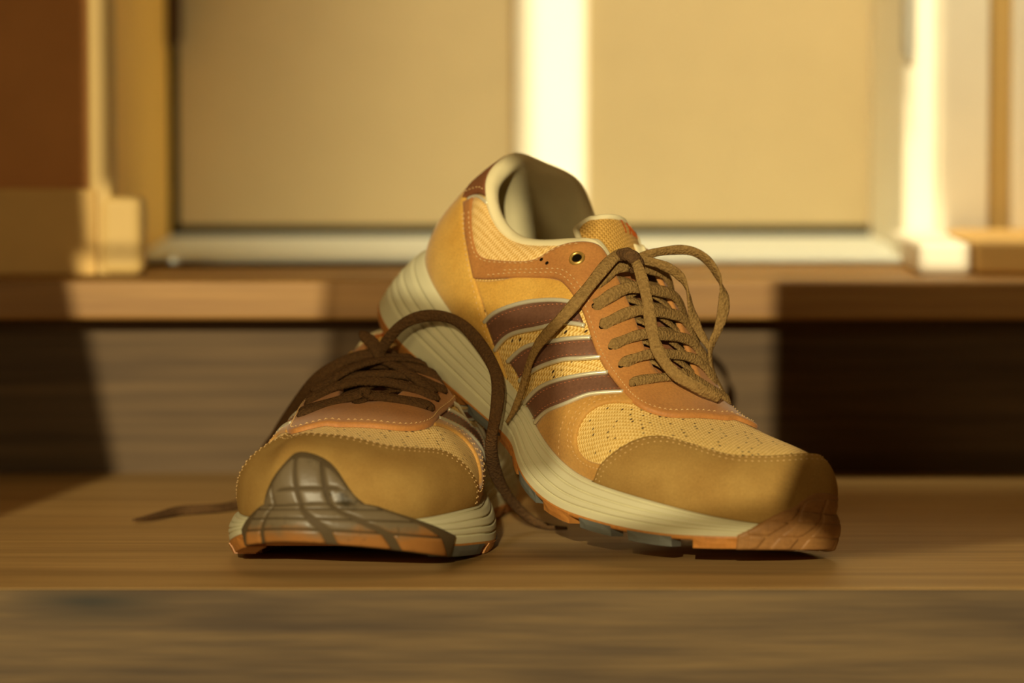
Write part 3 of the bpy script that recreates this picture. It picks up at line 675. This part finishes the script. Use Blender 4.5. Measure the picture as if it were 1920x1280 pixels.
    for i in range(5):   # diagonals that run under the rows
        for sg in (1, -1):
            t0, w0 = eyelet_t[i]; t1, w1 = eyelet_t[i+1]
            if sg < 0: t0, t1 = 26-t0, t1
            else: t1 = 26-t1
            a, na = surf(np.array([t0]), np.array([w0])); b, nb_ = surf(np.array([t1]), np.array([w1])); a, b, na, nb_ = a[0], b[0], na[0], nb_[0]
            sy = np.sign(a[1]); ins = np.array([0, -6.5*sy, 0]); ins2 = np.array([0, 6.5*sy, 0])
            z1, z2 = edge_at(eL if sy < 0 else eM, a[0]), edge_at(eM if sy < 0 else eL, b[0]); pts = [z1+[0, 2*sy, -.5], z1*.8+z2*.2+[0, 0, 1.5], (z1+z2)/2+[0, 0, 2.6+sg*.8], z1*.2+z2*.8+[0, 0, 1.5], z2+[0, -2*sy, -.5]]
            Pc = cr(pts, 6); Nn = np.tile(na*.3+nb_*.3+[0, 0, .7], (len(Pc), 1)); S.sweep('lace_cross', Pc, Nn, 2.9, .8, lm, None, None, 8)
    if left:             # two strands of the loosened lacing that lie across the rows
        for ta, tb, k in ((8.58, 26-6.5, .0), (26-8.3, 6.79, .8)):
            a, na = surf(np.array([ta]), np.array([.80])); b, nb_ = surf(np.array([tb]), np.array([.84])); a, b, na, nb_ = a[0], b[0], na[0], nb_[0]; m = (a+b)/2
            pts = [a+na*4.2, a*.75+b*.25+np.array([0, 0, 11.5+k]), m+np.array([0, 0, 14.0+k]), a*.25+b*.75+np.array([0, 0, 11.5+k]), b+nb_*4.2]
            Pc = cr(pts, 8); Nn = np.tile(na*.3+nb_*.3+np.array([.5, 0, .7]), (len(Pc), 1)); S.sweep('lace_cross', Pc, Nn, 3.0, 1.3, lm, None, None, 10)
    return S

# ================= room: steps, door wall, gobo wall behind the camera =================
M['tread'] = wood('tread_wood', '#a4804a', '#be985e', '#846438', (4, 110, 110), .5, .5, .3)
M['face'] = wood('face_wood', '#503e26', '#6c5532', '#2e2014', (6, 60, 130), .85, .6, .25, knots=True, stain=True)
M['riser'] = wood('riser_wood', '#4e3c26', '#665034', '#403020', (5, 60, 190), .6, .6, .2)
M['nosing'] = wood('nosing_wood', '#8a6230', '#a67c42', '#66482a', (4, 90, 150), .5, .5, .3)
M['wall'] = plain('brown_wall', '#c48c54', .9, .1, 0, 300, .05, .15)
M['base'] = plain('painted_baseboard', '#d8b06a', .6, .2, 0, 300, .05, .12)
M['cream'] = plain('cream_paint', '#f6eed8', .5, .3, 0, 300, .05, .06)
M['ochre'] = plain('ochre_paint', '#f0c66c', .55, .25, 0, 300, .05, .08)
M['panel'] = plain('tan_door_paint', '#cdb98e', .6, .25, 0, 300, .05, .06)
M['thresh'] = plain('pale_metal', '#dde2d6', .45, .5, .2, 300, .05, .06)
M['buff'] = plain('buff_paint', '#c8a868', .55, .25, 0, 300, .05, .06)
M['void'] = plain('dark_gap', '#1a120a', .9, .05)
M['steel'] = plain('steel', '#b8b4a6', .4, .5, .2); M['bronze'] = plain('dark_bronze', '#4a3018', .5, .4, .3)
def structure(o, label, cat): o['kind'] = 'structure'; o['label'] = label; o['category'] = cat; return o
structure(box('floor', (-3, -2.0, -.19), (3, 1.5137, -.16), M['tread'], None, 0), 'wooden floor at the foot of the steps', 'floor')
low = root_at('wooden_step', (0, 1.5137, -.16), 'broad lower wooden step on which the shoes stand', 'step', 'structure')
box('tread_board', (-1.6, 1.5137+.0006, -.16+.0), (1.6, 1.985, 0), M['tread'], low, .0007, 2)
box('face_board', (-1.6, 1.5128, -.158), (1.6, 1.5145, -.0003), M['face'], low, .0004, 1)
NY = 1.900
up = root_at('wooden_step', (0, NY, 0), 'upper wooden step with overhanging nosing below the door', 'step', 'structure')
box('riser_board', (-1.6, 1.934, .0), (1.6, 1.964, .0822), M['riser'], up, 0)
box('tread_board', (-1.6, NY, .0822), (1.6, 2.60, .1025), M['nosing'], up, .0025, 3)
# wall with the deep door opening
Z0 = .1025
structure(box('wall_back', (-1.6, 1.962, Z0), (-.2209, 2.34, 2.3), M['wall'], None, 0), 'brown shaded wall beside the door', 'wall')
structure(box('wall_right', (.2681, 2.106, Z0), (1.6, 2.34, 2.3), M['buff'], None, 0), 'pale wall beyond the door casing', 'wall')
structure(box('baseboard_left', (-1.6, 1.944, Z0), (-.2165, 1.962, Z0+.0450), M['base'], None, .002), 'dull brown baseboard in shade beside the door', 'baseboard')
structure(box('trim_1', (-.2207, 1.948, Z0), (-.2085, 1.975, 2.3), M['buff'], None, .002), 'narrow cream casing edge left of the door', 'trim')
structure(box('trim_2', (-.2207, 1.976, Z0), (-.2088, 2.278, 2.3), M['ochre'], None, .001), 'ochre painted door reveal', 'trim')
structure(box('trim_3', (-.2155, 1.946, Z0), (-.1925, 1.973, Z0+.041), M['buff'], None, .005, 3), 'plinth block at the foot of the ochre reveal', 'trim')
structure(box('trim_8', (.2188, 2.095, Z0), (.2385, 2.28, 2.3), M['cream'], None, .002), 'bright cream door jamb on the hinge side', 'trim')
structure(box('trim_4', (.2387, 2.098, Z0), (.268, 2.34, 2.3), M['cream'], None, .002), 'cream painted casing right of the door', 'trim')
structure(box('trim_5', (.2795, 2.085, Z0), (.292, 2.0995, 2.3), M['cream'], None, .002), 'outer cream moulding right of the door', 'trim')
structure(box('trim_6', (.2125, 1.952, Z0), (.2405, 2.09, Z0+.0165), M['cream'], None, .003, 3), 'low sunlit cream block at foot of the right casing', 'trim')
structure(box('baseboard_right', (.2425, 1.946, Z0), (1.6, 2.084, Z0+.018), M['base'], None, .003, 3), 'low baseboard block right of the sunlit block', 'baseboard')
structure(box('trim_7', (-.2085, 2.035, Z0), (.2380, 2.286, Z0+.0045), M['thresh'], None, .002), 'pale metal threshold under the door', 'trim')
structure(box('trim_9', (-.2080, 2.022, Z0), (-.02, 2.0345, Z0+.0012), M['void'], None, 0), 'dark strip standing for the shading in front of the threshold', 'trim')  # shading at the threshold edge put in as a dark strip
door = root_at('door_1', (0, 2.281, Z0+.0075), 'tan double door with a cream strip standing for a sun stripe', 'door', 'structure')
DZ = Z0+.0105
box('door_leaf', (-.2036, 2.281, DZ), (.0030, 2.315, 2.2), M['panel'], door, .001)
box('door_leaf', (.0445, 2.281, DZ), (.2375, 2.315, 2.2), M['panel'], door, .001)
box('sun_stripe', (.0018, 2.272, DZ-.004), (.0458, 2.31, 2.2), M['cream'], door, .003, 3)  # cream strip added on the door, a sun stripe put into its colour
def hinge(x, zlo, mat, w, y=2.262):
    h = box('hinge', (x-w, y, zlo), (x+w, y+.014, zlo+.09), mat, door, .003, 3)
    bm = bmesh.new(); bmesh.ops.create_cone(bm, cap_ends=True, segments=16, radius1=w*.62, radius2=w*.62, depth=.094)
    me = bpy.data.meshes.new('hinge_knuckle'); bm.to_mesh(me); bm.free(); me.materials.append(mat)
    k = bpy.data.objects.new('hinge_knuckle', me); C.objects.link(k); k.parent = h; k.location = Vector((x, y-.002, zlo+.045)) - Vector(door.location)
hinge(-.2052, .2235, M['bronze'], .0048); hinge(.2214, .2165, M['steel'], .0036, 2.084)
structure(box('wall_void', (-1.0, 2.34, Z0), (1.0, 2.37, 2.3), M['void'], None, 0), 'dark gap behind the door edges', 'wall')
bpy.data.objects['wall_void'].name = 'wall_front'

# unseen gobo wall added behind the camera, openings shaped to make the sun patches
WY = -.90
def to_wall(p):
    p = np.array(p, float); k = (p[1]-WY)/sun_dir[1]; q = p-sun_dir*k; return (q[0], q[2])
fx = lambda px, Y: (px-960)/7000*(Y*.997)
q = lambda x, z: (x, 1.6, z)                       # points on a plane through the toes
TE = NY+.09
main_hole = [(-.40, 1.40, -.13), (-.29, 1.5137, 0), (-.206, 1.934, .0), (-.226, NY, .1025), (-.2235, TE, .1025), q(-.007, .1995), q(-.002, .158), q(.028, .152), q(.036, .1995), q(.1125, .1995), q(.111, .085), q(.130, .062), q(.114, .018),
             (.139, 1.610, 0), (.186, 1.634, 0), (.231, 1.670, 0), (.34, 1.73, 0), (.36, 1.42, -.13)]
sheer = [[q(-.112, .205), q(-.112, .135), q(-.125, .132), q(-.125, .064), q(-.06, .060), q(-.008, .054), q(-.006, .036), q(.0205, .034), q(.0205, .105), q(-.02, .118), q(-.064, .135), q(-.064, .205)],
         [q(-.026, -.0165), (.032, 1.582, 0), (.078, 1.599, 0), q(.127, .0025), q(.127, .016), q(.06, .009), q(.0, .004), q(-.026, -.004)]]
left_open = [(-.2200, 1.946, .117), (-.1920, 1.946, .117), (-.1920, 1.946, .145), (-.2140, 1.946, .152), (-.2140, 1.946, .5), (-.2225, 1.946, .5), (-.2225, 1.946, .15)]
DY = 2.28
door_open = [(.012, DY, .120), (.044, DY, .120), (.044, DY, .9), (.012, DY, .9)]
right_open = [(.2130, 1.95, .106), (.2395, 1.95, .106), (.2385, 2.095, .145), (.2385, 2.095, .9), (.2200, 2.10, .9), (.2200, 2.10, .118)]
bm = bmesh.new(); edges = []
def loop(pts):
    vs = [bm.verts.new((x, WY, z)) for x, z in pts]
    for a, b in zip(vs, vs[1:]+vs[:1]): edges.append(bm.edges.new((a, b)))
loop([(-3, -.16), (3, -.16), (3, 2.8), (-3, 2.8)])
for op in (main_hole, door_open, right_open, left_open): loop([to_wall(p) for p in op])
bmesh.ops.triangle_fill(bm, use_beauty=True, use_dissolve=False, edges=edges)
r = bmesh.ops.extrude_face_region(bm, geom=bm.faces[:])
for v in [g for g in r['geom'] if isinstance(g, bmesh.types.BMVert)]: v.co.y -= .004
me = bpy.data.meshes.new('gobo_wall'); bm.to_mesh(me); bm.free(); me.materials.append(M['wall'])
ww = bpy.data.objects.new('gobo_wall', me); C.objects.link(ww); structure(ww, 'unseen gobo wall behind the viewer with openings shaped for sun patches', 'wall')

# sheer curtain added unseen in the big opening to shade lacing and tread
k_ = NT_('blocker_film'); tr = k_.n('ShaderNodeBsdfTransparent'); tr.inputs[0].default_value = (1, .93, .82, 1); mx = k_.n('ShaderNodeMixShader'); mx.inputs[0].default_value = .68
k_.done(lin('#a08a66'), .9, .1); k_.l(tr.outputs[0], mx.inputs[1]); k_.l(k_.b.outputs[0], mx.inputs[2]); k_.l(mx.outputs[0], k_.t.nodes['Material Output'].inputs[0])
bm = bmesh.new(); [bm.faces.new([bm.verts.new((x, WY+.02, z)) for x, z in [to_wall(p) for p in sh]]) for sh in sheer]; bmesh.ops.triangulate(bm, faces=bm.faces[:])
me = bpy.data.meshes.new('sun_blocker'); bm.to_mesh(me); bm.free(); me.materials.append(k_.m)
cu = bpy.data.objects.new('sun_blocker', me); C.objects.link(cu); cu['label'] = 'thin sheer curtain added unseen behind the viewer to shade lacing and tread'; cu['category'] = 'blocker'; cu['kind'] = 'structure'

# ================= the pair of shoes =================
def ground_root(px_mm): return (px_mm[0]/1000, px_mm[1]/1000, 0.0)
rr = root_at('running_shoe', ground_root((60, 1640)), 'right running shoe propped heel up on its mate, laces dangling', 'shoe', None, 'pair of running shoes')
rl = root_at('running_shoe', ground_root((-75, 1640)), 'left running shoe flat on the step with grey scuffed toe bumper', 'shoe', None, 'pair of running shoes')
SR = build_shoe(rr, RIGHT, False); SL = build_shoe(rl, LEFT, True)
LACE_Ra = [(51.5, 1653.0, 129.8), (44.7, 1645.0, 127.9), (35.1, 1636.0, 117.6), (23.3, 1630.0, 104.0), (12.2, 1632.0, 91.6), (6.6, 1637.0, 78.8), (2.8, 1640.0, 65.5), (-2.4, 1641.0, 55.5)]
LACE_Rb = [(51.9, 1651.0, 130.0), (55.4, 1640.0, 124.4), (59.1, 1632.0, 110.8), (61.1, 1627.0, 97.2), (64.6, 1622.0, 87.0), (71.5, 1619.0, 78.7), (81.3, 1619.0, 72.8), (90.9, 1624.0, 67.7)]
LACE_Rc = [(55.9, 1655.0, 127.4), (62.7, 1655.0, 129.7), (71.1, 1658.0, 130.8), (80.2, 1660.0, 130.2), (88.4, 1662.0, 124.6), (93.4, 1664.0, 114.7), (94.6, 1664.0, 105.2), (91.7, 1662.0, 94.6), (88.5, 1660.0, 86.4), (90.0, 1660.0, 75.6), (94.5, 1660.0, 66.1), (96.7, 1660.0, 58.4)]
LACE_Rd = [(56.8, 1655.0, 126.9), (66.2, 1653.0, 124.6), (73.9, 1655.0, 120.0), (78.0, 1656.0, 112.8), (80.0, 1658.0, 103.2), (83.7, 1660.0, 94.2), (88.0, 1660.0, 87.1)]
LACE_Rk = [(44.8, 1650.0, 125.8), (48.5, 1646.0, 129.3), (52.6, 1643.0, 129.0), (55.5, 1645.0, 125.1), (52.9, 1650.0, 122.0)]
LACE_Le = [(-61.8, 1690.0, 79.9), (-57.6, 1688.0, 86.6), (-50.7, 1685.0, 94.8), (-41.4, 1682.0, 99.4), (-31.2, 1678.0, 99.9), (-22.0, 1672.0, 96.2), (-13.8, 1662.0, 87.9), (-8.0, 1650.0, 78.9), (-6.1, 1642.0, 70.1), (-7.3, 1638.0, 58.6), (-9.2, 1645.0, 46.1), (-8.1, 1662.0, 33.5), (-3.4, 1680.0, 20.6), (6.1, 1698.0, 7.4), (15.9, 1696.9, 2.4), (24.8, 1689.2, 2.4)]
LACE_Lf = [(-63.0, 1690.0, 81.8), (-69.8, 1690.0, 80.8), (-77.6, 1691.0, 77.8), (-87.0, 1695.0, 71.6), (-94.9, 1705.0, 63.2), (-102.5, 1722.0, 51.7), (-110.4, 1740.0, 39.9), (-116.4, 1755.0, 31.6), (-122.3, 1766.0, 19.7), (-127.1, 1776.0, 8.0), (-131.9, 1777.9, 2.4), (-142.0, 1763.2, 2.4), (-156.4, 1754.9, 2.4), (-165.0, 1738.5, 2.4), (-175.5, 1718.4, 2.4)]
LACE_Lg = [(-59.0, 1688.0, 78.1), (-62.5, 1690.0, 85.7), (-66.0, 1693.0, 88.9), (-69.0, 1696.0, 91.1)]

def strand(S, name, pts, wid, thick, mat, turn=None, label=None):
    P = cr(pts, 10); n = len(P); u = np.linspace(0, 1, n); cp = np.array([0, 0, 218.0])
    view = cp-P; view /= np.linalg.norm(view, axis=1, keepdims=True)
    T = np.gradient(P, axis=0); T /= np.linalg.norm(T, axis=1, keepdims=True)
    ref = np.array([0.05, -.96, .28]); N0 = np.tile(ref, (n, 1)); N0 = N0-T*(N0*T).sum(1, keepdims=True); N0 /= np.linalg.norm(N0, axis=1, keepdims=True)
    B0 = np.cross(T, N0); a = np.interp(u, *zip(*(turn or [(0, 0), (1, 0)])))[:, None]
    N = N0*np.cos(a)+B0*np.sin(a)
    w = np.interp(u, *zip(*wid))/2; w = w*(1+.06*np.sin(u*37)); th = np.minimum(thick/2, w*.9)
    return S.sweep(name, P, N, w, th, mat, None, label, 10, world=True)
strand(SR, 'lace_end', LACE_Ra, [(0, 4.5), (.1, 5.8), (.45, 5.6), (.6, 4.6), (.75, 3.6), (.88, 3.2), (1, 1.4)], 1.7, M['lace'], [(0, .3), (.5, .2), (.7, .9), (.85, .3), (1, .8)], 'flat brown lace end hanging down the striped side')
strand(SR, 'lace_end', LACE_Rb, [(0, 3.5), (.15, 5.0), (.5, 5.6), (.8, 5.4), (1, 5)], 1.7, M['lace'], [(0, .2), (.6, 0), (1, .5)], 'flat brown lace running down over the lace rows')
strand(SR, 'lace_loop', LACE_Rc, [(0, 4), (.2, 4.6), (.4, 5), (.55, 5.6), (.65, 4), (.8, 4.6), (1, 4)], 1.5, M['lace'], [(0, .6), (.3, .8), (.42, 1.2), (.5, 2.7), (.62, 2.9), (.75, 1.9), (1, 2.2)], 'wide lace loop standing out beside the tongue')
strand(SR, 'lace_loop', LACE_Rd, [(0, 4), (.3, 4.8), (.5, 3.4), (.75, 5.2), (1, 3)], 1.5, M['lace'], [(0, .5), (.35, .7), (.55, 2.0), (.75, 2.9), (1, 2.6)], 'smaller lace loop inside the wide one')
strand(SR, 'lace_knot', LACE_Rk, [(0, 3), (.3, 6), (.7, 6), (1, 3)], 3.2, M['lace_dark'])
strand(SL, 'lace_loop', LACE_Le, [(0, 4.5), (.1, 5.5), (.3, 5.2), (.5, 6), (.62, 5.6), (.75, 6), (.9, 4), (1, 1.5)], 2.2, M['lace_dark'], [(0, .2), (.3, .5), (.5, .2), (.7, .4), (1, .9)], 'dark lace looping over onto the other shoe and floor')
strand(SL, 'lace_end', LACE_Lf, [(0, 5), (.2, 6), (.4, 6), (.5, 5), (.7, 4.5), (.85, 5), (.95, 3), (1, 1.2)], 2.2, M['lace_dark'], [(0, .3), (.4, .2), (.7, .25), (1, .2)], 'dark lace trailing behind the toe across the step')
strand(SL, 'lace_end', LACE_Lg, [(0, 5), (.5, 6), (.8, 5), (1, 2.5)], 2.2, M['lace_dark'], None, 'short dark lace stub standing at the tongue')
for o in bpy.data.objects:
    if 'origin_m' in o: del o['origin_m']
